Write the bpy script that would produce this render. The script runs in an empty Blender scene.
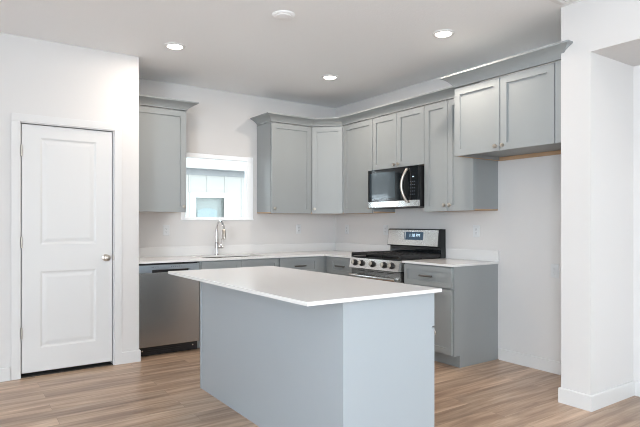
import bpy, bmesh, math, random
from mathutils import Vector, Matrix
random.seed(7)
C = bpy.context.scene.collection
scn = bpy.context.scene

# ---------------------------------------------------------------- camera
cam_data = bpy.data.cameras.new('camera')
cam = bpy.data.objects.new('camera', cam_data); C.objects.link(cam)
cam_data.sensor_width = 36.0
cam_data.lens = 526.53 / 640 * 36.0
cam_data.shift_x = (320 - 313.7) / 640
cam_data.shift_y = (223.2 - 213.5) / 640
cam_data.clip_start = 0.05
cam.location = (-4.223, -5.639, 1.275)
cam.rotation_euler = (math.radians(90), 0, math.radians(-34.468))
scn.camera = cam

# ---------------------------------------------------------------- world, lights, exposure
w = bpy.data.worlds.new('world'); scn.world = w; w.use_nodes = True
bg = w.node_tree.nodes['Background']
bg.inputs[0].default_value = (0.90, 0.955, 1.0, 1); bg.inputs[1].default_value = 3.9
scn.view_settings.view_transform = 'Standard'
scn.view_settings.look = 'None'
scn.view_settings.gamma = 1.0
scn.view_settings.use_curve_mapping = False
scn.view_settings.exposure = 0.05
scn.cycles.filter_width = 1.0

def area(name, loc, rot, sx, sy, power, col):
    l = bpy.data.lights.new(name, 'AREA'); l.shape = 'RECTANGLE'; l.size = sx; l.size_y = sy
    l.energy = power; l.color = col
    o = bpy.data.objects.new(name, l); C.objects.link(o); o.location = loc
    o.rotation_euler = tuple(math.radians(a) for a in rot)
    return o
DAY = (0.79, 0.90, 1.0)
# daylight entering the glass doors in the rear wall and the window of the far left wall
area('daylight_rear_glass', (-1.85, -9.25, 1.25), (112, 0, 0), 2.9, 2.2, 42, DAY)
area('daylight_rear_window', (-5.9, -9.3, 1.5), (106, 0, 0), 1.7, 1.5, 15, DAY)
area('daylight_left_window', (-7.8, -7.8, 1.5), (112, 0, -90), 2.2, 1.5, 430, DAY)

# ---------------------------------------------------------------- materials
def mat(name, col, rough=0.5, metal=0.0, bump=None, spec=0.5, coat=0.0, vary=0.0):
    m = bpy.data.materials.new(name); m.use_nodes = True
    nt = m.node_tree; b = nt.nodes['Principled BSDF']
    b.inputs['Base Color'].default_value = (*col, 1)
    b.inputs['Roughness'].default_value = rough
    b.inputs['Metallic'].default_value = metal
    b.inputs['Specular IOR Level'].default_value = spec
    b.inputs['Coat Weight'].default_value = coat
    tc = nt.nodes.new('ShaderNodeTexCoord')
    if vary:
        n = nt.nodes.new('ShaderNodeTexNoise'); n.inputs['Scale'].default_value = 3.0
        n.inputs['Detail'].default_value = 6
        mx = nt.nodes.new('ShaderNodeMix'); mx.data_type = 'RGBA'
        mx.inputs[6].default_value = (*[c * (1 - vary) for c in col], 1)
        mx.inputs[7].default_value = (*[min(1, c * (1 + vary)) for c in col], 1)
        nt.links.new(tc.outputs['Object'], n.inputs['Vector'])
        nt.links.new(n.outputs['Fac'], mx.inputs[0]); nt.links.new(mx.outputs[2], b.inputs['Base Color'])
    if bump:
        scale, dist, st = bump
        n = nt.nodes.new('ShaderNodeTexNoise'); n.inputs['Scale'].default_value = scale
        n.inputs['Detail'].default_value = 3
        bp = nt.nodes.new('ShaderNodeBump'); bp.inputs['Distance'].default_value = dist
        bp.inputs['Strength'].default_value = st
        nt.links.new(tc.outputs['Object'], n.inputs['Vector'])
        nt.links.new(n.outputs['Fac'], bp.inputs['Height']); nt.links.new(bp.outputs['Normal'], b.inputs['Normal'])
    return m

M_WALL = mat('wall_paint', (0.665, 0.648, 0.637), 0.75, bump=(90, 0.0006, 0.35))
M_CEIL = mat('ceiling_paint', (0.93, 0.94, 0.95), 0.9, bump=(70, 0.0025, 0.6))
M_TRIM = mat('trim_paint', (0.68, 0.672, 0.665), 0.4)
M_CAB = mat('cabinet_paint', (0.300, 0.318, 0.320), 0.42, vary=0.02)
M_ISL = mat('island_paint', (0.375, 0.412, 0.440), 0.42, vary=0.015)
M_GAP = mat('cabinet_shadow_gap_paint', (0.16, 0.17, 0.17), 0.7)
M_MAPLE = mat('maple_edge', (0.50, 0.33, 0.20), 0.55, vary=0.15)
M_QUARTZ = mat('white_quartz', (0.75, 0.74, 0.73), 0.16, vary=0.012)
M_NICKEL = mat('brushed_nickel', (0.50, 0.46, 0.41), 0.3, 1.0)
M_PULL = mat('dark_nickel', (0.20, 0.19, 0.18), 0.35, 1.0)
M_CHROME = mat('polished_chrome', (0.72, 0.72, 0.73), 0.12, 1.0)
M_SSTEEL = mat('satin_steel', (0.74, 0.735, 0.72), 0.20, 1.0)
M_BLACK = mat('black_enamel', (0.008, 0.008, 0.009), 0.35)
M_IRON = mat('cast_iron', (0.012, 0.012, 0.013), 0.5)
M_BGLASS = mat('black_glass', (0.006, 0.008, 0.010), 0.05, spec=0.4)
M_WHITEP = mat('white_plastic', (0.82, 0.82, 0.82), 0.35)
M_OUTLET = mat('outlet_plastic', (0.66, 0.67, 0.68), 0.35)
M_SLOT = mat('outlet_slot', (0.10, 0.10, 0.10), 0.6)
M_VINYL = mat('window_vinyl', (0.93, 0.94, 0.95), 0.4)
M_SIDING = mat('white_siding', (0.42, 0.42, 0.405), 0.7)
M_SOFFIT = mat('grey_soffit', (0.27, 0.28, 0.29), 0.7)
M_BLIND = mat('house_window_interior', (0.58, 0.58, 0.57), 0.7)
M_SWAG = mat('pale_curtain', (0.60, 0.68, 0.72), 0.8)
M_GROUND = mat('outdoor_concrete', (0.72, 0.72, 0.72), 0.95, vary=0.1)
M_INK = mat('grey_print', (0.12, 0.13, 0.15), 0.6)
M_DIM = mat('door_gap_shade', (0.05, 0.045, 0.04), 0.8)  # dark tone standing in for the shade under the pantry door

# brushed steel with a vertical brush
def brushed(name, col, rough, axis):
    m = bpy.data.materials.new(name); m.use_nodes = True
    nt = m.node_tree; b = nt.nodes['Principled BSDF']
    b.inputs['Base Color'].default_value = (*col, 1); b.inputs['Metallic'].default_value = 1
    tc = nt.nodes.new('ShaderNodeTexCoord'); mp = nt.nodes.new('ShaderNodeMapping')
    mp.inputs['Scale'].default_value = axis
    n = nt.nodes.new('ShaderNodeTexNoise'); n.inputs['Scale'].default_value = 1.0; n.inputs['Detail'].default_value = 2
    mr = nt.nodes.new('ShaderNodeMapRange'); mr.inputs[3].default_value = rough - 0.01; mr.inputs[4].default_value = rough + 0.015
    nt.links.new(tc.outputs['Object'], mp.inputs[0]); nt.links.new(mp.outputs[0], n.inputs['Vector'])
    nt.links.new(n.outputs['Fac'], mr.inputs[0]); nt.links.new(mr.outputs[0], b.inputs['Roughness'])
    return m
M_BRUSH = brushed('brushed_steel', (0.42, 0.42, 0.415), 0.26, (120, 120, 2))
M_CTRL = brushed('blue_grey_steel', (0.40, 0.45, 0.50), 0.30, (4, 300, 300))

def glass(name, tint):
    m = bpy.data.materials.new(name); m.use_nodes = True
    nt = m.node_tree; nt.nodes.remove(nt.nodes['Principled BSDF']); out = nt.nodes['Material Output']
    t = nt.nodes.new('ShaderNodeBsdfTransparent'); t.inputs[0].default_value = (*tint, 1)
    g = nt.nodes.new('ShaderNodeBsdfGlossy'); g.inputs['Roughness'].default_value = 0.02
    f = nt.nodes.new('ShaderNodeFresnel'); f.inputs[0].default_value = 1.45
    mx = nt.nodes.new('ShaderNodeMixShader')
    nt.links.new(f.outputs[0], mx.inputs[0]); nt.links.new(t.outputs[0], mx.inputs[1]); nt.links.new(g.outputs[0], mx.inputs[2])
    nt.links.new(mx.outputs[0], out.inputs[0]); return m
M_GLASS = glass('clear_glass', (0.95, 0.98, 0.98))

def emit(name, col, st):
    m = bpy.data.materials.new(name); m.use_nodes = True
    b = m.node_tree.nodes['Principled BSDF']
    b.inputs['Base Color'].default_value = (0.02, 0.02, 0.02, 1)
    b.inputs['Emission Color'].default_value = (*col, 1); b.inputs['Emission Strength'].default_value = st
    return m
M_LENS = emit('lit_lens', (1.0, 0.90, 0.78), 9.0)
M_DIGIT = emit('lit_digits', (0.65, 0.85, 1.0), 1.3)
M_LCD = emit('blue_display', (0.05, 0.13, 0.22), 0.45)

def floor_mat():
    m = bpy.data.materials.new('oak_plank_floor'); m.use_nodes = True
    nt = m.node_tree; b = nt.nodes['Principled BSDF']; L = nt.links.new
    tc = nt.nodes.new('ShaderNodeTexCoord')
    br = nt.nodes.new('ShaderNodeTexBrick')
    br.offset = 0.37; br.offset_frequency = 2; br.squash = 1
    br.inputs['Scale'].default_value = 1.0
    br.inputs['Brick Width'].default_value = 1.22; br.inputs['Row Height'].default_value = 0.152
    br.inputs['Mortar Size'].default_value = 0.0011; br.inputs['Mortar Smooth'].default_value = 0.3
    br.inputs['Bias'].default_value = 0.0
    br.inputs['Color1'].default_value = (0, 0, 0, 1); br.inputs['Color2'].default_value = (1, 1, 1, 1)
    br.inputs['Mortar'].default_value = (0.5, 0.5, 0.5, 1)
    L(tc.outputs['Object'], br.inputs['Vector'])
    # shift the grain by the plank's own value so that neighbours differ
    sep = nt.nodes.new('ShaderNodeSeparateColor'); L(br.outputs['Color'], sep.inputs[0])
    mul = nt.nodes.new('ShaderNodeMath'); mul.operation = 'MULTIPLY'; mul.inputs[1].default_value = 13.0
    L(sep.outputs[0], mul.inputs[0])
    comb = nt.nodes.new('ShaderNodeCombineXYZ'); L(mul.outputs[0], comb.inputs[0]); L(mul.outputs[0], comb.inputs[2])
    add = nt.nodes.new('ShaderNodeVectorMath'); add.operation = 'ADD'
    L(tc.outputs['Object'], add.inputs[0]); L(comb.outputs[0], add.inputs[1])
    mp = nt.nodes.new('ShaderNodeMapping'); mp.inputs['Scale'].default_value = (0.9, 11.0, 1.0); L(add.outputs[0], mp.inputs[0])
    n1 = nt.nodes.new('ShaderNodeTexNoise'); n1.inputs['Scale'].default_value = 1.5; n1.inputs['Detail'].default_value = 8; n1.inputs['Roughness'].default_value = 0.6
    n1.inputs['Distortion'].default_value = 0.4
    L(mp.outputs[0], n1.inputs['Vector'])
    cr = nt.nodes.new('ShaderNodeValToRGB'); L(n1.outputs['Fac'], cr.inputs[0])
    e = cr.color_ramp.elements
    e[0].position = 0.30; e[0].color = (0.20, 0.118, 0.074, 1)
    e[1].position = 0.72; e[1].color = (0.62, 0.465, 0.34, 1)
    e2 = cr.color_ramp.elements.new(0.5); e2.color = (0.40, 0.27, 0.182, 1)
    hs = nt.nodes.new('ShaderNodeHueSaturation'); L(cr.outputs[0], hs.inputs['Color'])
    mr = nt.nodes.new('ShaderNodeMapRange'); mr.inputs[3].default_value = 0.86; mr.inputs[4].default_value = 1.14
    L(sep.outputs[0], mr.inputs[0]); L(mr.outputs[0], hs.inputs['Value'])
    mm = nt.nodes.new('ShaderNodeMix'); mm.data_type = 'RGBA'; mm.inputs[7].default_value = (0.24, 0.155, 0.10, 1)
    L(br.outputs['Fac'], mm.inputs[0]); L(hs.outputs[0], mm.inputs[6]); L(mm.outputs[2], b.inputs['Base Color'])
    b.inputs['Roughness'].default_value = 0.29
    bp = nt.nodes.new('ShaderNodeBump'); bp.inputs['Distance'].default_value = 0.0008; bp.inputs['Strength'].default_value = 0.25
    L(n1.outputs['Fac'], bp.inputs['Height']); L(bp.outputs[0], b.inputs['Normal'])
    return m
M_FLOOR = floor_mat()

# ---------------------------------------------------------------- helpers
class MB:
    """collects shapes in world coordinates"""
    def __init__(s): s.bm = bmesh.new()
    def face(s, vs):
        try: s.bm.faces.new(vs)
        except ValueError: pass
    def box(s, x0, x1, y0, y1, z0, z1, bev=0.0, seg=2):
        if x0 > x1: x0, x1 = x1, x0
        if y0 > y1: y0, y1 = y1, y0
        if z0 > z1: z0, z1 = z1, z0
        t = bmesh.new(); bmesh.ops.create_cube(t, size=1)
        for v in t.verts:
            v.co = Vector(((x0 + x1) / 2 + v.co.x * (x1 - x0), (y0 + y1) / 2 + v.co.y * (y1 - y0), (z0 + z1) / 2 + v.co.z * (z1 - z0)))
        if bev: bmesh.ops.bevel(t, geom=t.edges[:], offset=bev, segments=seg, affect='EDGES', profile=0.6)
        s.merge(t); return s
    def merge(s, t):
        me = bpy.data.meshes.new('tmp'); t.to_mesh(me); t.free(); s.bm.from_mesh(me); bpy.data.meshes.remove(me)
    def prism(s, pts, vec):
        """closed polygon pts (world) extruded by vec"""
        a = [s.bm.verts.new(p) for p in pts]; b = [s.bm.verts.new(Vector(p) + Vector(vec)) for p in pts]
        n = len(pts); s.face(a[::-1]); s.face(b)
        for i in range(n): s.face([a[i], a[(i + 1) % n], b[(i + 1) % n], b[i]])
        return s
    def lathe(s, o, axis, prof, seg=24):
        """prof: list of (distance along axis, radius)"""
        o = Vector(o); ax = Vector(axis).normalized()
        u = ax.orthogonal().normalized(); v = ax.cross(u)
        rings = []
        for d, r in prof:
            if r < 1e-6: rings.append([s.bm.verts.new(o + ax * d)])
            else: rings.append([s.bm.verts.new(o + ax * d + (u * math.cos(2 * math.pi * i / seg) + v * math.sin(2 * math.pi * i / seg)) * r) for i in range(seg)])
        for a, b in zip(rings, rings[1:]):
            for i in range(seg):
                j = (i + 1) % seg
                if len(a) == 1: s.face([a[0], b[i], b[j]])
                elif len(b) == 1: s.face([a[i], a[j], b[0]])
                else: s.face([a[i], a[j], b[j], b[i]])
        if len(rings[0]) > 1: s.face(rings[0][::-1])
        if len(rings[-1]) > 1: s.face(rings[-1])
        return s
    def tube(s, pts, r, seg=14, sx=1.0):
        pts = [Vector(p) for p in pts]; rings = []; up = None
        for i, p in enumerate(pts):
            t = (pts[min(i + 1, len(pts) - 1)] - pts[max(i - 1, 0)]).normalized()
            if up is None: up = t.orthogonal().normalized()
            up = (up - t * up.dot(t)).normalized(); v = t.cross(up)
            rr = r[i] if isinstance(r, (list, tuple)) else r
            rings.append([s.bm.verts.new(p + (up * math.cos(2 * math.pi * k / seg) * sx + v * math.sin(2 * math.pi * k / seg)) * rr) for k in range(seg)])
        for a, b in zip(rings, rings[1:]):
            for k in range(seg): s.face([a[k], a[(k + 1) % seg], b[(k + 1) % seg], b[k]])
        s.face(rings[0][::-1]); s.face(rings[-1]); return s
    def loops(s, O, U, N, w, h, lps):
        """nested rectangles on a face: O lower left corner, U along, N outward; lps (inset, out)"""
        O = Vector(O); U = Vector(U).normalized(); N = Vector(N).normalized(); Z = Vector((0, 0, 1))
        rings = []
        for ins, d in lps:
            rings.append([s.bm.verts.new(O + U * a + Z * b + N * d) for a, b in ((ins, ins), (w - ins, ins), (w - ins, h - ins), (ins, h - ins))])
        for a, b in zip(rings, rings[1:]):
            for i in range(4): s.face([a[i], a[(i + 1) % 4], b[(i + 1) % 4], b[i]])
        s.face(rings[0][::-1]); s.face(rings[-1]); return s
    def sweep(s, path, prof, side=1):
        """path: plan points; prof: closed list of (out, z); out is to the right of travel (side 1) or left (-1)"""
        P = [Vector((a, b)) for a, b in path]; n = len(P); rings = []
        def nrm(a, b):
            d = (b - a).normalized(); return Vector((d.y, -d.x)) * side
        for i in range(n):
            if i == 0: m = nrm(P[0], P[1])
            elif i == n - 1: m = nrm(P[-2], P[-1])
            else:
                a = nrm(P[i - 1], P[i]); b = nrm(P[i], P[i + 1]); m = (a + b) / (1 + a.dot(b))
            rings.append([s.bm.verts.new((P[i].x + m.x * o, P[i].y + m.y * o, z)) for o, z in prof])
        k = len(prof)
        for a, b in zip(rings, rings[1:]):
            for j in range(k): s.face([a[j], a[(j + 1) % k], b[(j + 1) % k], b[j]])
        s.face(rings[0][::-1]); s.face(rings[-1]); return s
    def build(s, name, m, parent=None, smooth=False, label=None):
        bmesh.ops.recalc_face_normals(s.bm, faces=s.bm.faces[:])
        root = parent
        while root is not None and root.parent is not None: root = root.parent
        if root is not None:
            bmesh.ops.translate(s.bm, verts=s.bm.verts[:], vec=-root.location)
        me = bpy.data.meshes.new(name); s.bm.to_mesh(me); s.bm.free()
        me.materials.append(m)
        if smooth:
            for p in me.polygons: p.use_smooth = True
            try: me.set_sharp_from_angle(angle=math.radians(38))
            except Exception: pass
        o = bpy.data.objects.new(name, me); C.objects.link(o)
        if parent is not None: o.parent = parent
        if label: o['label'] = label
        return o

def thing(name, label, cat, loc, group=None):
    o = bpy.data.objects.new(name, None); C.objects.link(o); o.location = loc; o.empty_display_size = 0.1
    o['label'] = label; o['category'] = cat
    if group: o['group'] = group
    return o
def tag(o, label, cat, group=None):
    o['label'] = label; o['category'] = cat
    if group: o['group'] = group
    return o
def struct(o): o['kind'] = 'structure'; return o

X, Y, Z = Vector((1, 0, 0)), Vector((0, 1, 0)), Vector((0, 0, 1))
H = 2.81           # ceiling
G = 0.001          # hairline clearance

# ---------------------------------------------------------------- room shell
struct(MB().box(-8.2, 0.6, -9.7, 0.17, -0.12, 0).build('floor', M_FLOOR))
struct(MB().box(-8.2, 0.6, -9.7, 0.17, H, H + 0.12).build('ceiling', M_CEIL))
WX0, WX1, WZ0, WZ1 = -2.135, -1.235, 1.31, 2.066
b = MB()
b.box(-8.0, WX0, 0, 0.17, 0, H); b.box(WX1, 0.17, 0, 0.17, 0, H)
b.box(WX0, WX1, 0, 0.17, 0, WZ0); b.box(WX0, WX1, 0, 0.17, WZ1, H)
struct(b.build('wall_back', M_WALL))
struct(MB().box(0, 0.17, -9.5, 0, 0, H).build('wall_right', M_WALL))
PX = -2.803; PY = -0.717; T = 0.115
DX0, DX1, DZ = -3.762, -3.026, 2.105      # pantry door opening
b = MB()
b.box(-8.0, DX0, PY, PY + T, 0, H); b.box(DX1, PX, PY, PY + T, 0, H); b.box(DX0, DX1, PY, PY + T, DZ, H)
b.box(PX - T, PX, PY + T, 0, 0, H)
struct(b.build('wall_pantry', M_WALL))
# pier beside the fridge recess and the header over the alcove
b = MB()
b.box(-0.65, 0, -3.756, -3.545, 0, H); b.box(-0.65, 0, -6.6, -3.756, 2.44, H); b.box(-0.65, 0, -6.85, -6.6, 0, H); b.box(-0.045, 0, -6.6, -3.756, 0, 2.44)
struct(b.build('wall_alcove', M_WALL))
b = MB()
b.box(-8.2, -8.0, -9.7, -8.9, 0, H); b.box(-8.2, -8.0, -6.7, 0.17, 0, H)
b.box(-8.2, -8.0, -8.9, -6.7, 0, 0.7); b.box(-8.2, -8.0, -8.9, -6.7, 2.3, H)
struct(b.build('wall_left', M_WALL))
b = MB()
b.box(-8.0, -6.8, -9.7, -9.5, 0, H); b.box(-6.8, -5.0, -9.7, -9.5, 0, 0.7); b.box(-6.8, -5.0, -9.7, -9.5, 2.3, H)
b.box(-5.0, -3.35, -9.7, -9.5, 0, H); b.box(-3.35, -0.35, -9.7, -9.5, 2.4, H); b.box(-0.35, 0.17, -9.7, -9.5, 0, H)
struct(b.build('wall_rear', M_WALL))

def window(name, axis, a0, a1, z0, z1, c, th, fr, mull=0, m=M_VINYL):
    """window in a wall: axis 'x' runs along x at y=c"""
    f = MB()
    def bx(p0, p1, q0, q1, t0=0, t1=th):
        if axis == 'x': f.box(p0, p1, c + t0, c + t1, q0, q1, 0.003)
        else: f.box(c + t0, c + t1, p0, p1, q0, q1, 0.003)
    bx(a0 + G, a1 - G, z0 + G, z0 + fr); bx(a0 + G, a1 - G, z1 - fr, z1 - G); bx(a0 + G, a0 + fr, z0 + fr, z1 - fr); bx(a1 - fr, a1 - G, z0 + fr, z1 - fr)
    for k in range(mull):
        xm = a0 + (a1 - a0) * (k + 1) / (mull + 1); bx(xm - fr * 0.6, xm + fr * 0.6, z0 + fr, z1 - fr)
    r = struct(f.build(name, m))
    g = MB(); q0, q1 = c + th * 0.45, c + th * 0.45 + 0.006
    if axis == 'x': g.box(a0 + fr * .8, a1 - fr * .8, q0, q1, z0 + fr * .8, z1 - fr * .8)
    else: g.box(q0, q1, a0 + fr * .8, a1 - fr * .8, z0 + fr * .8, z1 - fr * .8)
    g.build('window_pane', M_GLASS, r)
    return r
f = MB(); c0, c1 = 0.0005, 0.060
f.box(WX0 + G, WX1 - G, c0, c1, WZ0 + G, WZ0 + 0.034, 0.003); f.box(WX0 + G, WX1 - G, c0, c1, WZ1 - 0.052, WZ1 - G, 0.003)
f.box(WX0 + G, WX0 + 0.052, c0, c1, WZ0 + .034, WZ1 - .052, 0.003); f.box(WX1 - 0.085, WX1 - G, c0, c1, WZ0 + .034, WZ1 - .052, 0.003)
w1 = struct(f.build('window_1', M_VINYL))
MB().box(WX0 + .045, WX1 - .08, 0.030, 0.036, WZ0 + .03, WZ1 - .045).build('window_pane', M_GLASS, w1)
MB().box(WX0 + G, WX1 - G, -0.012, 0.0, WZ0 + G, WZ0 + 0.012, 0.002).build('window_sill', M_VINYL, w1)
window('window_2', 'x', -3.35, -0.35, 0.0, 2.4, -9.62, 0.08, 0.06, 1)
window('window_3', 'x', -6.8, -5.0, 0.7, 2.3, -9.62, 0.08, 0.06, 1)
window('window_4', 'y', -8.9, -6.7, 0.7, 2.3, -8.12, 0.08, 0.06, 1)

# baseboards
bprof = [(0, 0), (0.014, 0), (0.014, 0.100), (0.010, 0.106), (0, 0.106)]
struct(MB().sweep([(-0.0, -2.562), (-0.0, -3.545), (-0.65, -3.545), (-0.65, -3.756), (-0.045, -3.756), (-0.045, -6.6)], bprof, 1).build('baseboard_right', M_TRIM))
struct(MB().sweep([(-8.0, PY), (-3.834, PY)], bprof, 1).build('baseboard_left', M_TRIM))
struct(MB().sweep([(-2.958, PY), (PX, PY), (PX, -0.70)], bprof, 1).build('baseboard_pantry', M_TRIM))
struct(MB().sweep([(-8.0, -9.5), (-3.35, -9.5)], bprof, -1).build('baseboard_rear', M_TRIM))
# door casing
cw = 0.068; b = MB()
b.box(DX0 - cw, DX0 - 0.004, PY - 0.014, PY, 0, DZ + 0.004, 0.002)
b.box(DX1 + 0.004, DX1 + cw, PY - 0.014, PY, 0, DZ + 0.004, 0.002)
b.box(DX0 - cw, DX1 + cw, PY - 0.014, PY, DZ + 0.004, DZ + cw, 0.002)
struct(b.build('trim_1', M_TRIM))
b = MB()   # jamb lining and stop
b.box(DX0, DX0 + 0.004, PY + 0.0, PY + T, 0, DZ); b.box(DX1 - 0.004, DX1, PY + 0.0, PY + T, 0, DZ); b.box(DX0 + .004, DX1 - .004, PY, PY + T, DZ - 0.004, DZ)
pass
struct(b.build('trim_2', M_TRIM))

# ---------------------------------------------------------------- pantry door
d = thing('door_1', 'white two-panel pantry door with nickel knob', 'door', (-3.39, PY + 0.02, 0.036)); d['kind'] = 'structure'
x0, x1, z0, z1 = DX0 + 0.0100, DX1 - 0.0100, 0.036, DZ - 0.011
px0, px1 = -3.615, -3.173
yf = PY + 0.010
panels = [(0.232, 0.872), (1.095, 1.99)]
b = MB()
b.box(x0, px0, yf, yf + 0.034, z0, z1); b.box(px1, x1, yf, yf + 0.034, z0, z1)
b.box(px0, px1, yf, yf + 0.034, z0, panels[0][0]); b.box(px0, px1, yf, yf + 0.034, panels[0][1], panels[1][0]); b.box(px0, px1, yf, yf + 0.034, panels[1][1], z1)
slab = b.build('door_slab', M_TRIM, d)
for q0, q1 in panels:
    MB().loops((px0, yf + 0.0, q0), X, -Y, px1 - px0, q1 - q0,
               [(0, -0.03), (0, -0.0005), (0.004, -0.002), (0.014, -0.007), (0.024, -0.0075), (0.046, -0.003), (0.054, -0.002)]).build('door_panel', M_TRIM, slab)
kn = MB().lathe((-3.092, yf, 0.968), -Y, [(0, 0.032), (0.006, 0.032), (0.009, 0.026), (0.012, 0.013), (0.030, 0.012), (0.036, 0.020), (0.044, 0.027), (0.054, 0.0285), (0.062, 0.024), (0.066, 0.012), (0.067, 0)], 28)
kn.build('door_knob', M_NICKEL, d, True, 'round brushed nickel knob')
for hz in (0.37, 1.12, 1.875):
    b = MB(); b.lathe((x0 - 0.003, PY - 0.006, hz - 0.045), Z, [(0, 0.0065), (0.09, 0.0065)], 12)
    for k in range(3): b.lathe((x0 - 0.003, PY - 0.006, hz - 0.047 + k * 0.031), Z, [(0, 0.0075), (0.002, 0.0075)], 12)
    b.box(x0 - 0.006, x0 + 0.004, PY - 0.0052, PY + 0.012, hz - 0.044, hz + 0.044)
    b.build('hinge', M_NICKEL, d, True)
MB().box(DX0 + .0045, DX1 - .0045, yf - .004, PY + T, 0.0005, 0.006).build('gap_shade_strip', M_DIM, d, False, 'dark strip painted as the shade under the door')  # strip coloured dark as the shade in the gap below the door
MB().box(x1 + 0.001, x1 + 0.010, PY - 0.0045, PY + 0.012, 0.94, 0.995).build('strike_plate', M_NICKEL, d)

# ---------------------------------------------------------------- cabinets
def shaker(O, U, N, w_, h_, name, parent, m, stile=0.057, th=0.019):
    b = MB().loops(O, U, N, w_, h_, [(0, 0), (0, th - 0.0012), (0.0012, th), (stile, th), (stile + 0.0004, th - 0.013)])
    return b.build(name, m, parent)
def knob(P, N, parent):
    return MB().lathe(P, N, [(0, 0.009), (0.002, 0.009), (0.004, 0.0055), (0.014, 0.0055), (0.017, 0.012), (0.021, 0.0175), (0.027, 0.0175), (0.029, 0.012), (0.030, 0)], 20).build('knob', M_NICKEL, parent, True)
def pull(P, U, N, parent, L=0.15):
    P, U, N = Vector(P), Vector(U), Vector(N); b = MB()
    for s in (-1, 1): b.lathe(P + U * s * (L / 2 - 0.02), N, [(0, 0.005), (0.026, 0.005)], 12)
    c = P + N * 0.03; a = c - U * L / 2; e = c + U * L / 2
    t = MB(); b.tube([a, c - U * L * .25, c, c + U * L * .25, e], 0.0085, 10)
    t.bm.free(); return b.build('pull', M_PULL, parent, True)

UB, UT = 1.392, 2.448     # upper cabinets bottom and top
def cove(zb, out=0.098, h=0.081):
    z0 = zb + 0.002; p = [(-0.018, z0), (0.007, z0), (0.007, z0 + 0.008)]
    for i in range(9):
        a = i / 8
        p.append((0.010 + (out - 0.022) * (0.55 * a + 0.45 * a * a), z0 + 0.012 + (h - 0.030) * (0.75 * a + 0.25 * math.sin(a * math.pi / 2))))
    p += [(out - 0.006, z0 + h - 0.014), (out, z0 + h - 0.012), (out, z0 + h), (-0.018, z0 + h)]
    return p

def upper(label, poly, doors, z0=UB, z1=UT, knobs=(), loc=None, name='upper_cabinet', cat='cabinet', group=None, mcab=M_CAB):
    """poly: plan outline of carcass; doors: (O_xy, U, N, width); knobs: (door index, along, height)"""
    cx = sum(p[0] for p in poly) / len(poly); cy = sum(p[1] for p in poly) / len(poly)
    t = thing(name, label, cat, loc or (cx, cy, z0), group)
    MB().prism([(a, b_, z0 + 0.014) for a, b_ in poly], (0, 0, z1 - z0 - 0.014)).build('carcass', mcab, t)
    MB().prism([(a * 0.998 + cx * 0.002, b_ * 0.998 + cy * 0.002, z0 + 0.002) for a, b_ in poly], (0, 0, 0.012)).build('bottom_panel', M_MAPLE, t, False, 'unpainted maple underside')
    out = []
    for (O, U, N, dw) in doors:
        U, N = Vector(U).normalized(), Vector(N).normalized()
        # dark reveal behind the door edges
        o = shaker((O[0] + N.x * 0.0035, O[1] + N.y * 0.0035, z0 - 0.002), U, N, dw, z1 - z0 - 0.007, 'door', t, mcab)
        out.append((o, O, U, N, dw))
    for (i, a, hh) in knobs:
        o, O, U, N, dw = out[i]
        knob(Vector((O[0], O[1], hh)) + U * a + N * 0.0225, N, o)
    return t

D = 0.330
GP = 'grey shaker wall cabinets'
def rect(x0, x1, y0, y1): return [(x0, y0), (x1, y0), (x1, y1), (x0, y1)]
# left of window
c1 = upper('grey wall cabinet on its own left of the sink window', rect(PX + 0.003, -2.205, -D, -G), [((PX + 0.026, -D), X, -Y, 0.569)],
           knobs=[(0, 0.569 - 0.032, UB + 0.055)], group=GP)
MB().sweep([(PX + 0.002, -D - .0225), (-2.205, -D - .0225), (-2.205, -0.02)], cove(UT), 1).build('crown', M_CAB, c1)
# run around the corner
c2 = upper('grey wall cabinet just right of the sink window with pale blue-lit side', rect(-1.187, -0.612, -D, -G), [((-1.184, -D), X, -Y, 0.552)],
           knobs=[(0, 0.034, UB + 0.055)], group=GP)
dg = Vector((1, -1, 0)).normalized(); dn = Vector((-1, -1, 0)).normalized()
dl = math.hypot(0.28, 0.28)
c3 = upper('narrow angled corner wall cabinet between the two walls', [(-0.611, -G), (-0.611, -D), (-D, -0.611), (-G, -0.611), (-G, -G)],
           [((-0.611 + dg.x * 0.012, -D + dg.y * 0.012), dg, dn, dl - 0.024)], knobs=[(0, 0.034, UB + 0.055)], group=GP)
c4 = upper('grey single-door wall cabinet left of the microwave', rect(-D, -G, -1.156, -0.612), [((-D, -0.632), -Y, -X, 0.521)],
           knobs=[(0, 0.521 - 0.032, UB + 0.055)], group=GP)
c5 = upper('short two-door grey cabinet directly above the microwave', rect(-D, -G, -1.940, -1.157), [((-D, -1.160), -Y, -X, 0.387), ((-D, -1.551), -Y, -X, 0.386)],
           z0=1.866, knobs=[(0, 0.387 - 0.03, 1.866 + 0.030), (1, 0.03, 1.866 + 0.030)], group=GP)
c6 = upper('tall two-door grey wall cabinet right of the microwave', rect(-D, -G, -2.545, -1.941), [((-D, -1.944), -Y, -X, 0.297), ((-D, -2.245), -Y, -X, 0.297)],
           knobs=[(0, 0.297 - 0.03, UB + 0.055), (1, 0.03, UB + 0.055)], group=GP)
tag(MB().sweep([(-1.187, -0.02), (-1.187, -D - .0225), (-0.6205, -D - .0225), (-D - .0225, -0.6205), (-D - .0225, -2.457)], cove(UT), 1).build('crown_moulding', M_CAB),
    'long grey crown moulding running round the corner above the wall cabinets', 'crown moulding')
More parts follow.
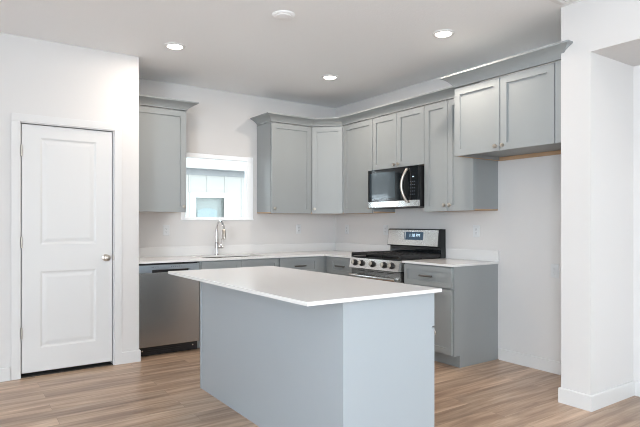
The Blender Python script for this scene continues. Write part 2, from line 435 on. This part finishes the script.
# over the fridge recess
FZ = 1.857
t = thing('refrigerator_cabinet', 'deep grey two-door cabinet over the empty fridge recess', 'cabinet', (-0.3, -3.04, FZ), GP)
b = MB(); b.box(-0.60, -G, -3.542, -2.56, FZ + 0.03, UT); b.box(-0.60, -G, -2.578, -2.56, FZ + 0.003, FZ + 0.03); b.box(-0.60, -0.582, -3.542, -2.578, FZ + 0.004, FZ + 0.03)
b.box(-0.622, -0.60, -3.542, -3.485, FZ - 0.002, UT)
b.build('carcass', M_CAB, t)
b = MB(); b.box(-0.58, -G, -2.5775, -2.5605, FZ - 0.001, FZ + 0.0028); b.box(-0.030, -G, -3.542, -2.580, FZ - 0.002, FZ + 0.0295)
b.build('mounting_rail', M_MAPLE, t, False, 'unpainted maple strip along the underside')
for k, yy in enumerate((-2.556, -3.020)):
    dr = shaker((-0.603, yy, FZ - 0.002), -Y, -X, 0.456, UT - FZ - 0.006, 'door', t, M_CAB)
    knob((-0.622, yy - (0.456 - 0.03 if k == 0 else 0.03), FZ + 0.036), -X, dr)
MB().sweep([(-0.02, -2.56), (-0.6275, -2.56), (-0.6275, -3.545), (-0.606, -3.545)], cove(UT, 0.088, 0.094), 1).build('crown', M_CAB, t)

# base cabinets
CB = 0.894; CT = 0.914; TK = 0.108; BD = 0.61
def base(label, axis, a0, a1, fronts, depth=BD, m=M_CAB, end=None, group='grey shaker base cabinets', hollow=False):
    """axis 'x': along back wall (front faces -y); 'y': along right wall (front faces -x)
    fronts: (kind, a, b, z0, z1, hardware)"""
    if axis == 'x':
        P = lambda a, dd, z: (a, -dd, z); U, N = X, -Y
    else:
        P = lambda a, dd, z: (-dd, -a, z); U, N = -Y, -X
    t = thing('base_cabinet', label, 'cabinet', P((a0 + a1) / 2, depth / 2, 0), group)
    def bx(bb, p0, p1, d0, d1, z0, z1, bev=0):
        A, B = P(p0, d0, z0), P(p1, d1, z1); bb.box(A[0], B[0], A[1], B[1], z0, z1, bev)
    b = MB()
    if hollow:
        bx(b, a0 + G, a0 + .019, 0.002, depth, TK, CB - G); bx(b, a1 - .019, a1 - G, 0.002, depth, TK, CB - G)
        bx(b, a0 + .019, a1 - .019, 0.002, depth, TK, TK + .018); bx(b, a0 + .019, a1 - .019, 0.002, .012, TK + .018, CB - G); bx(b, a0 + .019, a1 - .019, depth - .016, depth, TK + .018, CB - G)
    else: bx(b, a0 + G, a1 - G, 0.002, depth, TK, CB - G)
    b.build('carcass', m, t)
    b = MB(); bx(b, a0 + G, a1 - G, 0.01, depth - 0.075, 0, TK - G); b.build('toe_kick', m, t)
    if end:
        b = MB(); q0, q1 = (a1, a1 + 0.012)
        pts = [P(q0, 0.002, 0), P(q0, depth - 0.075, 0), P(q0, depth - 0.075, TK), P(q0, depth, TK), P(q0, depth, CB - G), P(q0, 0.002, CB - G)]
        b.prism(pts, U * 0.012); b.build('end_panel', m, t)
    for (kind, a, e, z0, z1, hw) in fronts:
        O = P(a, depth + 0.0035, z0)
        st = 0.057 if z1 - z0 > 0.3 else 0.045
        f = shaker(O, U, N, e - a, z1 - z0, kind, t, m, st)
        c = Vector(P(0, depth + 0.0225, 0))
        if hw == 'pull': pull(Vector(P((a + e) / 2, depth + 0.013, (z0 + z1) / 2)), U, N, f)
        elif hw == 'kl': knob(P(a + 0.03, depth + 0.0225, z1 - 0.05), N, f)
        elif hw == 'kr': knob(P(e - 0.03, depth + 0.0225, z1 - 0.05), N, f)
    return t
DZ0, DZ1, FB, FT = 0.700, 0.884, 0.117, 0.691
base('grey sink base cabinet with two plain false fronts beside the dishwasher', 'x', -2.168, -1.250,
     [('false_front', -2.150, -1.715, DZ0, DZ1, None), ('false_front', -1.710, -1.262, DZ0, DZ1, None),
      ('door', -2.150, -1.715, FB, FT, 'kr'), ('door', -1.710, -1.262, FB, FT, 'kl')], hollow=True)
base('grey drawer base cabinet in the corner of the back wall', 'x', -1.248, -0.01,
     [('drawer', -1.236, -0.722, DZ0, DZ1, 'pull'), ('door', -1.236, -0.722, FB, FT, 'kr')])
base('narrow grey base cabinet between the corner and the left of the range', 'y', 0.638, 1.156,
     [('drawer', 0.752, 1.142, DZ0, DZ1, 'pull'), ('door', 0.752, 1.142, FB, FT, 'kl')])
base('grey base cabinet with flat end panel right of the range', 'y', 1.935, 2.532,
     [('drawer', 1.948, 2.530, DZ0, DZ1, 'pull'), ('door', 1.948, 2.236, FB, FT, 'kr'), ('door', 2.241, 2.530, FB, FT, 'kl')], end=True)

# ---------------------------------------------------------------- worktops
SX0, SX1, SY0, SY1 = -2.07, -1.35, -0.54, -0.13
OV = 0.65
t = thing('kitchen_worktop', 'white quartz corner worktop with short backsplash under the window', 'worktop', (-1.4, -0.3, CB))
b = MB()
g = G
b.box(PX + 0.002, SX0, -OV, -g, CB, CT); b.box(SX1, -0.001, -OV, -g, CB, CT)
b.box(SX0, SX1, -OV, SY0, CB, CT); b.box(SX0, SX1, SY1, -g, CB, CT)
b.box(-OV, -0.001, -1.160, -OV, CB, CT)
bmesh.ops.remove_doubles(b.bm, verts=b.bm.verts[:], dist=1e-5)
b.build('slab', M_QUARTZ, t)
b = MB(); b.box(PX + 0.002, -0.001, -0.02, -G, CT, 1.018, 0.0015); b.box(-0.02, -G, -1.160, -0.02, CT, 1.018, 0.0015)
b.build('backsplash', M_QUARTZ, t)
t = thing('range_side_worktop', 'short white quartz worktop right of the range', 'worktop', (-0.32, -2.24, CB))
MB().box(-OV, -0.001, -2.560, -1.932, CB, CT, 0.002).build('slab', M_QUARTZ, t)
MB().box(-0.02, -G, -2.560, -1.932, CT, 1.018, 0.0015).build('backsplash', M_QUARTZ, t)

# sink
t = thing('kitchen_sink', 'stainless undermount sink set in the worktop below the window', 'sink', ((SX0 + SX1) / 2, (SY0 + SY1) / 2, 0.70))
b = MB(); th = 0.004; zb = 0.69
b.box(SX0 - .012, SX0 + th - .006, SY0 - .012, SY1 + .012, zb, CB - G); b.box(SX1 - th + .006, SX1 + .012, SY0 - .012, SY1 + .012, zb, CB - G)
b.box(SX0, SX1, SY0 - .012, SY0 - .002, zb, CB - G); b.box(SX0, SX1, SY1 + .002, SY1 + .012, zb, CB - G)
b.box(SX0 - .012, SX1 + .012, SY0 - .012, SY1 + .012, zb - .006, zb)
b.build('basin', M_SSTEEL, t)
MB().lathe(((SX0 + SX1) / 2, (SY0 + SY1) / 2, zb), Z, [(0, 0.05), (0.003, 0.05), (0.003, 0.035), (0.001, 0.03), (0.001, 0)], 24).build('drain', M_CHROME, t, True)

# faucet
fx, fy = -1.745, -0.075
t = thing('kitchen_faucet', 'chrome gooseneck pull-down faucet behind the sink', 'faucet', (fx, fy, CT))
MB().lathe((fx, fy, CT), Z, [(0, 0.027), (0.006, 0.027), (0.010, 0.022), (0.030, 0.020), (0.13, 0.020), (0.140, 0.017), (0.150, 0.013)], 24).build('body', M_CHROME, t, True)
pts = [(fx, fy, CT + 0.13), (fx, fy, CT + 0.24), (fx, fy, CT + 0.285)]
R_ = 0.098
for i in range(1, 15):
    a = math.pi * i / 15 * 1.06; pts.append((fx, fy - R_ + R_ * math.cos(a), CT + 0.285 + R_ * math.sin(a)))
MB().tube(pts, 0.0115, 16).build('neck', M_CHROME, t, True)
e = Vector(pts[-1]); dr_ = (Vector(pts[-1]) - Vector(pts[-2])).normalized()
MB().lathe(e - dr_ * 0.005, dr_, [(0, 0.013), (0.010, 0.018), (0.075, 0.021), (0.105, 0.022), (0.112, 0.019), (0.113, 0)], 20).build('spray_head', M_NICKEL, t, True)
b = MB(); b.lathe((fx + 0.015, fy, CT + 0.085), X, [(0, 0.014), (0.035, 0.014), (0.045, 0.016), (0.062, 0.016), (0.066, 0.010)], 20)
b.tube([(fx + 0.055, fy, CT + 0.085), (fx + 0.058, fy, CT + 0.12), (fx + 0.06, fy - 0.004, CT + 0.165), (fx + 0.061, fy - 0.008, CT + 0.185)], [0.007, 0.0055, 0.0055, 0.007], 12)
b.build('lever', M_CHROME, t, True)

# ---------------------------------------------------------------- dishwasher
dx0, dx1 = -2.778, -2.180
t = thing('dishwasher', 'stainless dishwasher with pocket handle beside the pantry wall', 'dishwasher', (-2.48, -0.32, 0))
MB().box(dx0 + .004, dx1 - .004, -0.600, -0.03, 0.10, 0.891).build('tub', M_BLACK, t)
yf = -0.638
hx0, hx1 = -2.655, -2.285
b = MB(); b.box(dx0, dx1, yf, -0.600, 0.098, 0.800, 0.003)
b.build('door', M_BRUSH, t)
b = MB(); b.box(dx0, dx1, yf - 0.001, -0.601, 0.828, 0.874, 0.003); b.box(dx0, hx0, yf - .001, -0.601, 0.801, 0.829, 0.001); b.box(hx1, dx1, yf - .001, -0.601, 0.801, 0.829, 0.001)
cp = b.build('control_panel', M_CTRL, t)
MB().box(hx0, hx1, -0.615, -0.6005, 0.801, 0.828).build('pocket_handle', M_BLACK, t, False, 'dark recessed grip')
for k, xx in enumerate((-2.66, -2.645, -2.63, -2.612, -2.598, -2.47, -2.452, -2.43, -2.412, -2.39, -2.37)):
    MB().box(xx, xx + 0.009, yf - 0.0016, yf - 0.001, 0.853, 0.857 + 0.002 * (k % 2)).build('printed_mark', M_INK, cp)
b = MB(); b.box(dx0 + .003, dx1 - .003, -0.585, -0.56, 0.006, 0.096, 0.002)
for k in range(3): b.box(dx0 + 0.09, dx1 - 0.17, -0.588, -0.584, 0.030 + k * 0.018, 0.037 + k * 0.018, 0.001)
kp = b.build('toe_kick', M_BLACK, t, False, 'black vented toe kick')
for xx in (dx0 + 0.045, dx1 - 0.05): MB().lathe((xx, -0.585, 0.055), -Y, [(0, 0.007), (0.002, 0.007), (0.003, 0)], 12).build('screw', M_SSTEEL, kp, True)

# ---------------------------------------------------------------- gas range
ry0, ry1 = -1.168, -1.926
t = thing('gas_range', 'stainless gas range with black grates and rear control panel', 'range', (-0.34, -1.547, 0))
MB().box(-0.615, -0.02, ry1, ry0, 0.03, 0.895, 0.003).build('body', M_BLACK, t)
for (xx, yy) in ((-0.56, ry0 - .06), (-0.56, ry1 + .06), (-0.08, ry0 - .06), (-0.08, ry1 + .06)):
    MB().lathe((xx, yy, 0), Z, [(0, 0.018), (0.005, 0.018), (0.006, 0.01), (0.031, 0.01)], 12).build('foot', M_BLACK, t, True)
MB().box(-0.655, -0.616, ry1 + .003, ry0 - .003, 0.055, 0.205, 0.004).build('storage_drawer', M_BRUSH, t)
od = MB().box(-0.660, -0.616, ry1 + .003, ry0 - .003, 0.212, 0.795, 0.004).build('oven_door', M_BRUSH, t)
MB().box(-0.662, -0.6595, ry1 + .11, ry0 - .11, 0.33, 0.62, 0.001).build('oven_window', M_BGLASS, od)
b = MB()
for yy in (ry0 - 0.06, ry1 + 0.06): b.box(-0.700, -0.659, yy - .012, yy + .012, 0.713, 0.737, 0.003)
b.tube([(-0.705, ry0 - 0.03, 0.725), (-0.716, ry0 - 0.10, 0.725), (-0.72, -1.547, 0.725), (-0.716, ry1 + 0.10, 0.725), (-0.705, ry1 + 0.03, 0.725)], 0.016, 14)
b.build('oven_handle', M_SSTEEL, od, True)
for k in range(4): MB().box(-0.6612, -0.6598, ry0 - 0.12 - k * 0.15, ry0 - 0.22 - k * 0.15, 0.776, 0.781).build('vent_slot', M_BLACK, od)
# sloped knob panel
A0, A1 = Vector((-0.690, 0, 0.803)), Vector((-0.668, 0, 0.908))
b = MB(); b.prism([(-0.616, ry1, 0.803), (A0.x, ry1, A0.z), (A1.x, ry1, A1.z), (-0.65, ry1, 0.912), (-0.616, ry1, 0.912)], (0, ry0 - ry1, 0))
kp = b.build('knob_panel', M_SSTEEL, t)
kn_n = Vector((-(A1.z - A0.z), 0, (A1.x - A0.x))).normalized()
for yy in (-1.252, -1.365, -1.537, -1.712, -1.822):
    o = Vector(((A0.x + A1.x) / 2, yy, 0.857))
    k_ = MB().lathe(o, kn_n, [(0, 0.033), (0.006, 0.033), (0.008, 0.0285), (0.026, 0.026), (0.029, 0.024), (0.030, 0)], 24).build('burner_knob', M_BLACK, kp, True, 'round black burner knob with metal cap')
    MB().lathe(o + kn_n * .0301, kn_n, [(0, 0.0235), (0.004, 0.0225), (0.0045, 0)], 24).build('knob_cap', M_NICKEL, k_, True)
    b = MB(); c0 = o + kn_n * 0.034; b.box(c0.x - 0.007, c0.x + .004, yy - 0.005, yy + 0.005, c0.z - 0.019, c0.z + 0.019, 0.002); b.build('knob_grip', M_NICKEL, k_)
MB().box(-0.662, -0.085, ry1 - .002, ry0 + .002, 0.9145, 0.923, 0.004).build('cooktop', M_BLACK, t)
for (xx, yy, r) in ((-0.50, -1.34, .05), (-0.50, -1.75, .045), (-0.23, -1.34, .038), (-0.23, -1.75, .045), (-0.36, -1.547, .05)):
    MB().lathe((xx, yy, 0.923), Z, [(0, r + .012), (0.006, r + .01), (0.008, r), (0.018, r), (0.021, r - .006), (0.021, 0)], 20).build('burner', M_IRON, t, True)
for (ya, yb) in ((ry0 - .012, -1.418), (-1.424, -1.670), (-1.676, ry1 + .012)):
    b = MB(); zt = 0.962
    xa, xb = -0.652, -0.100
    for yy in (ya, yb): b.box(xa, xb, yy - .008, yy + .008, zt - .036, zt, 0.002)
    for xx in (xa, -0.37, xb): b.box(xx - .008, xx + .008, yb, ya, zt - .018, zt, 0.002)
    ym = (ya + yb) / 2
    b.box(xa, xb, ym - .007, ym + .007, zt - .016, zt + .001, 0.002)
    for q in (0.25, 0.75): b.box(xa, xb, ya + (yb - ya) * q - .005, ya + (yb - ya) * q + .005, zt - .014, zt + .001, 0.002)
    for xx in (-0.59, -0.505, -0.43, -0.31, -0.235, -0.16): b.box(xx - .007, xx + .007, yb, ya, zt - .016, zt + .001, 0.002)
    for xx in (xa, -0.37, xb):
        for yy in (ya, yb): b.box(xx - .008, xx + .008, yy - .008, yy + .008, 0.923, zt - .004)
    b.build('grate', M_IRON, t)
# backguard
b = MB()
b.prism([(-0.022, ry1, 0.90), (-0.090, ry1, 0.90), (-0.090, ry1, 1.02), (-0.135, ry1, 1.030), (-0.118, ry1, 1.205), (-0.10, ry1, 1.215), (-0.022, ry1, 1.212)], (0, ry0 - ry1, 0))
bgd = b.build('backguard', M_BGLASS, t)
p0, p1 = Vector((-0.1375, 0, 1.036)), Vector((-0.1205, 0, 1.202))
b = MB(); b.prism([(p0.x + .006, ry1 + .006, p0.z), (p0.x, ry1 + .006, p0.z), (p1.x, ry1 + .006, p1.z), (p1.x + .02, ry1 + .006, p1.z + .008), (p1.x + .02, ry1 + .006, p1.z + .002), (p1.x + .006, ry1 + .006, p1.z)], (0, ry0 - ry1 - .012, 0))
face = b.build('control_face', M_SSTEEL, bgd, False, 'stainless face of the rear panel')
sl = (p1 - p0); sn = Vector((-sl.z, 0, sl.x)).normalized(); su = sl.normalized()
def onface(y0, y1, s0, s1, o0, o1):
    b = MB(); q = p0 + su * s0; r = p0 + su * s1
    b.prism([q + sn * o0 + Y * y0, q + sn * o1 + Y * y0, r + sn * o1 + Y * y0, r + sn * o0 + Y * y0], (0, y1 - y0, 0)); return b
lcd = onface(-1.432, -1.712, 0.060, 0.145, -0.001, 0.002).build('display', M_LCD, bgd, False, 'dark blue lit display')
onface(-1.443, -1.452, 0.062, 0.143, 0.0021, 0.003).build('display_key', M_WHITEP, lcd)
cu = bpy.data.curves.new('clock_text', 'FONT'); cu.body = '1:18 PM'; cu.size = 0.050; cu.extrude = 0.0005
tmp = bpy.data.objects.new('tmp_text', cu); C.objects.link(tmp)
bpy.context.view_layer.update()
me = bpy.data.meshes.new_from_object(tmp.evaluated_get(bpy.context.evaluated_depsgraph_get()))
bpy.data.objects.remove(tmp)
mw = Matrix((( 0, su.x, sn.x, 0), (-1, 0, 0, 0), (0, su.z, sn.z, 0), (0, 0, 0, 1)))
me.transform(mw); org = p0 + su * 0.092 + sn * 0.0030 + Y * (-1.508)
me.transform(Matrix.Translation(org - t.location)); me.materials.clear(); me.materials.append(M_DIGIT)
dg_o = bpy.data.objects.new('clock_digits', me); C.objects.link(dg_o); dg_o.parent = lcd

# ---------------------------------------------------------------- microwave
my0, my1, mz0, mz1 = -1.168, -1.928, 1.440, 1.852
t = thing('microwave', 'black over-the-range microwave with curved steel handle', 'microwave', (-0.21, -1.548, mz0))
MB().box(-0.395, -0.004, my1, my0, mz0, mz1, 0.003).build('body', M_BLACK, t)
dy = -1.800
dr = MB().box(-0.424, -0.396, dy, my0, mz0 + 0.068, mz1, 0.003).build('door', M_BGLASS, t)
MB().box(-0.4255, -0.4235, -1.60, my0 - .03, mz0 + 0.100, mz1 - 0.035, 0.0006).build('door_window', mat('tinted_window', (0.010, 0.020, 0.028), 0.04, spec=0.45), dr)
MB().box(-0.426, -0.396, my1, my0, mz0 + 0.004, mz0 + 0.0675, 0.002).build('steel_trim', M_SSTEEL, t, False, 'brushed steel strip along the bottom edge')
cp = MB().box(-0.424, -0.396, my1, dy - .002, mz0 + 0.068, mz1, 0.003).build('control_panel', M_BGLASS, t)
b = MB(); b.box(-0.4250, -0.4242, -1.872, -1.850, 1.737, 1.747); b.build('clock_display', M_DIGIT, cp)
M_KEY = mat('key_print', (0.10, 0.12, 0.15), 0.5)
for r in range(5):
    for k in range(3): MB().box(-0.4250, -0.4242, -1.820 - k * .026, -1.832 - k * .026, 1.690 - r * .032, 1.697 - r * .032).build('printed_key', M_KEY, cp)
MB().lathe((-0.4262, -1.352, mz0 + 0.036), -X, [(0, 0.008), (0.0008, 0.008), (0.0008, 0)], 16).build('round_badge', M_INK, t)
pts = []
for i in range(13):
    s = i / 12; zz = 1.825 - s * 0.335; bow = math.sin(math.pi * s)
    pts.append((-0.432 - 0.052 * bow ** 0.8, -1.785 + 0.03 * bow, zz))
b = MB(); b.tube(pts, 0.0145, 14, 1.15); b.build('handle', M_NICKEL, dr, True, 'curved brushed metal handle')
for k in range(14): MB().box(-0.36, -0.12, my0 - 0.06 - k * .045, my0 - 0.075 - k * .045, mz0 - 0.0015, mz0 + 0.001).build('vent_slot', M_SLOT, t)

# ---------------------------------------------------------------- island
ix0, ix1, iy0, iy1 = -2.638, -2.034, -3.590, -1.782
t = thing('island_cabinet', 'blue-grey kitchen island base with plain back panel and end panels', 'kitchen island', (-2.33, -2.68, 0))
ix1 = -1.993
MB().box(ix0 + .006, ix1 - .0455, iy0 + .02, iy1 - .02, TK, CB - G).build('carcass', M_ISL, t)
MB().box(ix0 + .02, ix1 - .075, iy0 + .02, iy1 - .02, 0, TK - G).build('toe_kick', M_ISL, t)
MB().box(ix0, ix0 + .0055, iy0 + .0195, iy1 - .0195, 0, CB - G).build('back_panel', M_ISL, t)
for (ya, yb) in ((iy0, iy0 + .019), (iy1 - .019, iy1)):
    pts = [(ix0 - .004, ya, 0), (ix1 - .075, ya, 0), (ix1 - .075, ya, TK), (ix1 - .0450, ya, TK), (ix1 - .0450, ya, CB - G), (ix0 - .004, ya, CB - G)]
    MB().prism(pts, (0, yb - ya, 0)).build('end_panel', M_ISL, t)
MB().box(ix1 - .0445, ix1 - .0205, iy0 + .001, iy1 - .001, TK, CB - G).build('face_frame', M_ISL, t)
n = 4; ww = (iy1 - iy0) / n
for k in range(n):
    O = (ix1 - .018, iy0 + k * ww + .003, FB); wd = ww - .006
    dd = shaker(O, Y, X, wd, FT - FB, 'door', t, M_ISL)
    knob((ix1 + .001, iy0 + k * ww + (0.035 if k % 2 == 0 else ww - .035), 0.655 + .0), X, dd)
    ff = shaker((ix1 - .018, iy0 + k * ww + .003, DZ0), Y, X, wd, DZ1 - DZ0, 'drawer', t, M_ISL, 0.045)
    pull((ix1 - .0085, iy0 + (k + .5) * ww, (DZ0 + DZ1) / 2), Y, X, ff)
tag(MB().box(-2.886, -1.988, -3.638, -1.760, CB, CT, 0.002).build('island_countertop', M_QUARTZ),
    'large white quartz slab overhanging the island', 'countertop')

# ---------------------------------------------------------------- outlets
def outlet(P, U, N, label):
    P, U, N = Vector(P), Vector(U), Vector(N)
    t = thing('wall_outlet', label, 'outlet', P, 'white wall outlets and switches')
    O = P - U * 0.036 - Z * 0.058
    pl = MB().loops(O, U, N, 0.072, 0.116, [(0, 0.0003), (0, 0.004), (0.003, 0.006)]).build('cover_plate', M_OUTLET, t)
    for s_ in (-1, 1):
        c = P + Z * (s_ * 0.0185)
        rc = MB().loops(c - U * 0.017 - Z * 0.0145, U, N, 0.034, 0.029, [(0, 0.006), (0, 0.0075), (0.001, 0.008)]).build('receptacle', M_OUTLET, t)
        for (u, v, ww_, hh) in ((-0.0075, -0.003, 0.0024, 0.010), (0.0051, -0.003, 0.0024, 0.010), (-0.0025, -0.011, 0.005, 0.004)):
            MB().loops(c + U * u + Z * v, U, N, ww_, hh, [(0, 0.0078), (0, 0.0084)]).build('slot', M_SLOT, rc)
    return t
outlet((-2.302, 0, 1.198), X, -Y, 'white wall outlet left of the faucet, above the dishwasher')
outlet((-0.587, 0, 1.20), X, -Y, 'pale wall outlet under the cabinet right of the window')
outlet((0, -0.25, 1.197), -Y, -X, 'faint wall outlet nearest the room corner on the range wall')
outlet((0, -0.990, 1.195), -Y, -X, 'pale wall outlet just left of the range control panel')
outlet((0, -2.297, 1.197), -Y, -X, 'white wall outlet above the short worktop right of the range')
outlet((0, -3.110, 0.870), -Y, -X, 'low white outlet in the empty fridge recess')

# ---------------------------------------------------------------- ceiling fixtures
LAMP = (1.0, 0.88, 0.77)
def downlight(x, y, label, power=11.5):
    t = thing('recessed_light', label, 'ceiling light', (x, y, H), 'recessed ceiling lights')
    MB().lathe((x, y, H), -Z, [(0.0, 0.090), (0.004, 0.089), (0.009, 0.078), (0.008, 0.066), (0.001, 0.064)], 36).build('trim_ring', M_WHITEP, t, True)
    MB().lathe((x, y, H - 0.002), -Z, [(0, 0.063), (0.008, 0.062), (0.011, 0.050), (0.012, 0)], 36).build('lens', M_LENS, t, True, 'glowing warm lens')
    l = bpy.data.lights.new('lamp', 'AREA'); l.shape = 'DISK'; l.size = 0.11; l.energy = power; l.color = LAMP
    lo = bpy.data.objects.new('lamp', l); C.objects.link(lo); lo.location = (0, 0, -0.014); lo.parent = t
    return t
downlight(-2.633, -1.199, 'leftmost lit recessed ceiling light, nearest the pantry wall')
downlight(-0.954, -1.179, 'lit recessed ceiling light nearest the kitchen corner')
downlight(-0.947, -2.721, 'rightmost lit recessed ceiling light, in front of the fridge recess cabinet')
for (x, y, s) in ((-2.64, -4.4, 'added unseen ceiling fill light over the near end of the island'), (-0.95, -5.0, 'added unseen ceiling fill light before the alcove')):  # extra lights added out of view to balance the lighting
    downlight(x, y, s, 3.0)
t = thing('smoke_detector', 'low round white disc on the ceiling between the lights', 'ceiling disc', (-2.21, -2.315, H))
MB().lathe((-2.21, -2.315, H), -Z, [(0, 0.085), (0.003, 0.085), (0.007, 0.080), (0.011, 0.066), (0.012, 0.060)], 36).build('base', M_CEIL, t, True)
MB().lathe((-2.21, -2.315, H - 0.0115), -Z, [(0, 0.058), (0.004, 0.057), (0.006, 0.05), (0.007, 0)], 36).build('cap', M_CEIL, t, True)
t = thing('ceiling_vent', 'white slatted air vent in the ceiling at the top edge', 'vent', (-0.80, -3.72, H))
b = MB(); vx0, vx1, vy0, vy1 = -0.96, -0.70, -3.90, -3.575
b.box(vx0, vx1, vy0, vy0 + .03, H - .008, H - G, .002); b.box(vx0, vx1, vy1 - .03, vy1, H - .008, H - G, .002); b.box(vx0, vx0 + .03, vy0 + .03, vy1 - .03, H - .008, H - G); b.box(vx1 - .03, vx1, vy0 + .03, vy1 - .03, H - .008, H - G)
b.build('frame', M_WHITEP, t)
MB().box(vx0 + .03, vx1 - .03, vy0 + .03, vy1 - .03, H - .003, H - G).build('duct', mat('duct_grey', (0.12, 0.14, 0.16), 0.7), t)
for k in range(9):
    yy = vy0 + .045 + k * 0.0285
    MB().prism([(vx0 + .03, yy, H - .004), (vx0 + .03, yy + .002, H - .004), (vx0 + .03, yy + .014, H - .013), (vx0 + .03, yy + .012, H - .013)], (vx1 - vx0 - .06, 0, 0)).build('slat', M_WHITEP, t)

# ---------------------------------------------------------------- outside
struct(MB().box(-30, 30, -30, 30, -0.30, -0.14).build('ground', M_GROUND))
t = thing('neighbour_house', 'white board-and-batten neighbouring house seen through the window', 'house', (1.0, 6.0, -0.14))
hx0, hx1, hy = -3.5, 6.5, 5.0
wx0, wx1, wz0, wz1 = 0.025, 0.70, 0.95, 1.825
b = MB()
b.box(hx0, wx0, hy, hy + .2, -0.14, 2.42); b.box(wx1, hx1, hy, hy + .2, -0.14, 2.42); b.box(wx0, wx1, hy, hy + .2, -0.14, wz0); b.box(wx0, wx1, hy, hy + .2, wz1, 2.42)
for sx in (hx0, hx1): b.box(sx - .1, sx + .1, hy + .2, hy + 6, -0.14, 2.42)
b.box(hx0, hx1, hy + 5.8, hy + 6, -0.14, 2.42)
x = hx0 + .1
while x < hx1:
    if x + .04 < wx0 - .12 or x > wx1 + .12: b.box(x, x + .035, hy - .014, hy, -0.14, 2.30)
    else: b.box(x, x + .035, hy - .014, hy, wz1 + .11, 2.30)
    x += 0.41
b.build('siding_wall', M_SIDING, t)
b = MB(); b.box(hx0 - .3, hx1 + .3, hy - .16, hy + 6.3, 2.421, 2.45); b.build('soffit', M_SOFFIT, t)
MB().box(hx0 - .3, hx1 + .3, hy - .02, hy - .0005, 2.30, 2.42).build('frieze_board', M_SOFFIT, t)
MB().box(hx0 - .35, hx1 + .35, hy - .20, hy - .16, 2.425, 2.90).build('fascia', M_SIDING, t)
MB().prism([(hx0 - .35, hy - .159, 2.452), (hx0 - .35, hy + 6.3, 2.452), (hx0 - .35, hy + 2.6, 3.3), (hx0 - .35, hy - .159, 2.9)], (hx1 - hx0 + .7, 0, 0)).build('roof', M_SOFFIT, t)
b = MB(); cq = 0.10
b.box(wx0 - cq, wx1 + cq, hy - .03, hy + .0, wz1, wz1 + cq); b.box(wx0 - cq, wx0, hy - .03, hy, wz0 - cq, wz1); b.box(wx1, wx1 + cq, hy - .03, hy, wz0 - cq, wz1); b.box(wx0, wx1, hy - .03, hy, wz0 - cq, wz0)
wf = b.build('window_frame', M_VINYL, t)
MB().box(wx0, wx1, hy + .03, hy + .036, wz0, wz1).build('window_pane', M_GLASS, wf)
MB().box(wx0 - .02, wx1 + .02, hy + .15, hy + .16, wz0 - .02, wz1 + .02).build('window_shade', M_BLIND, wf)
b = MB(); pts = []
for i in range(13):
    s = i / 12; pts.append((wx0 + 0.10 + s * 0.46, hy + .12, 1.50 + 0.11 * math.sin(math.pi * (0.15 + 0.7 * s))))
b.prism([(wx0 + .10, hy + .12, wz0)] + pts + [(wx0 + .56, hy + .12, wz0)], (0, .008, 0)); b.build('curtain', M_SWAG, wf)
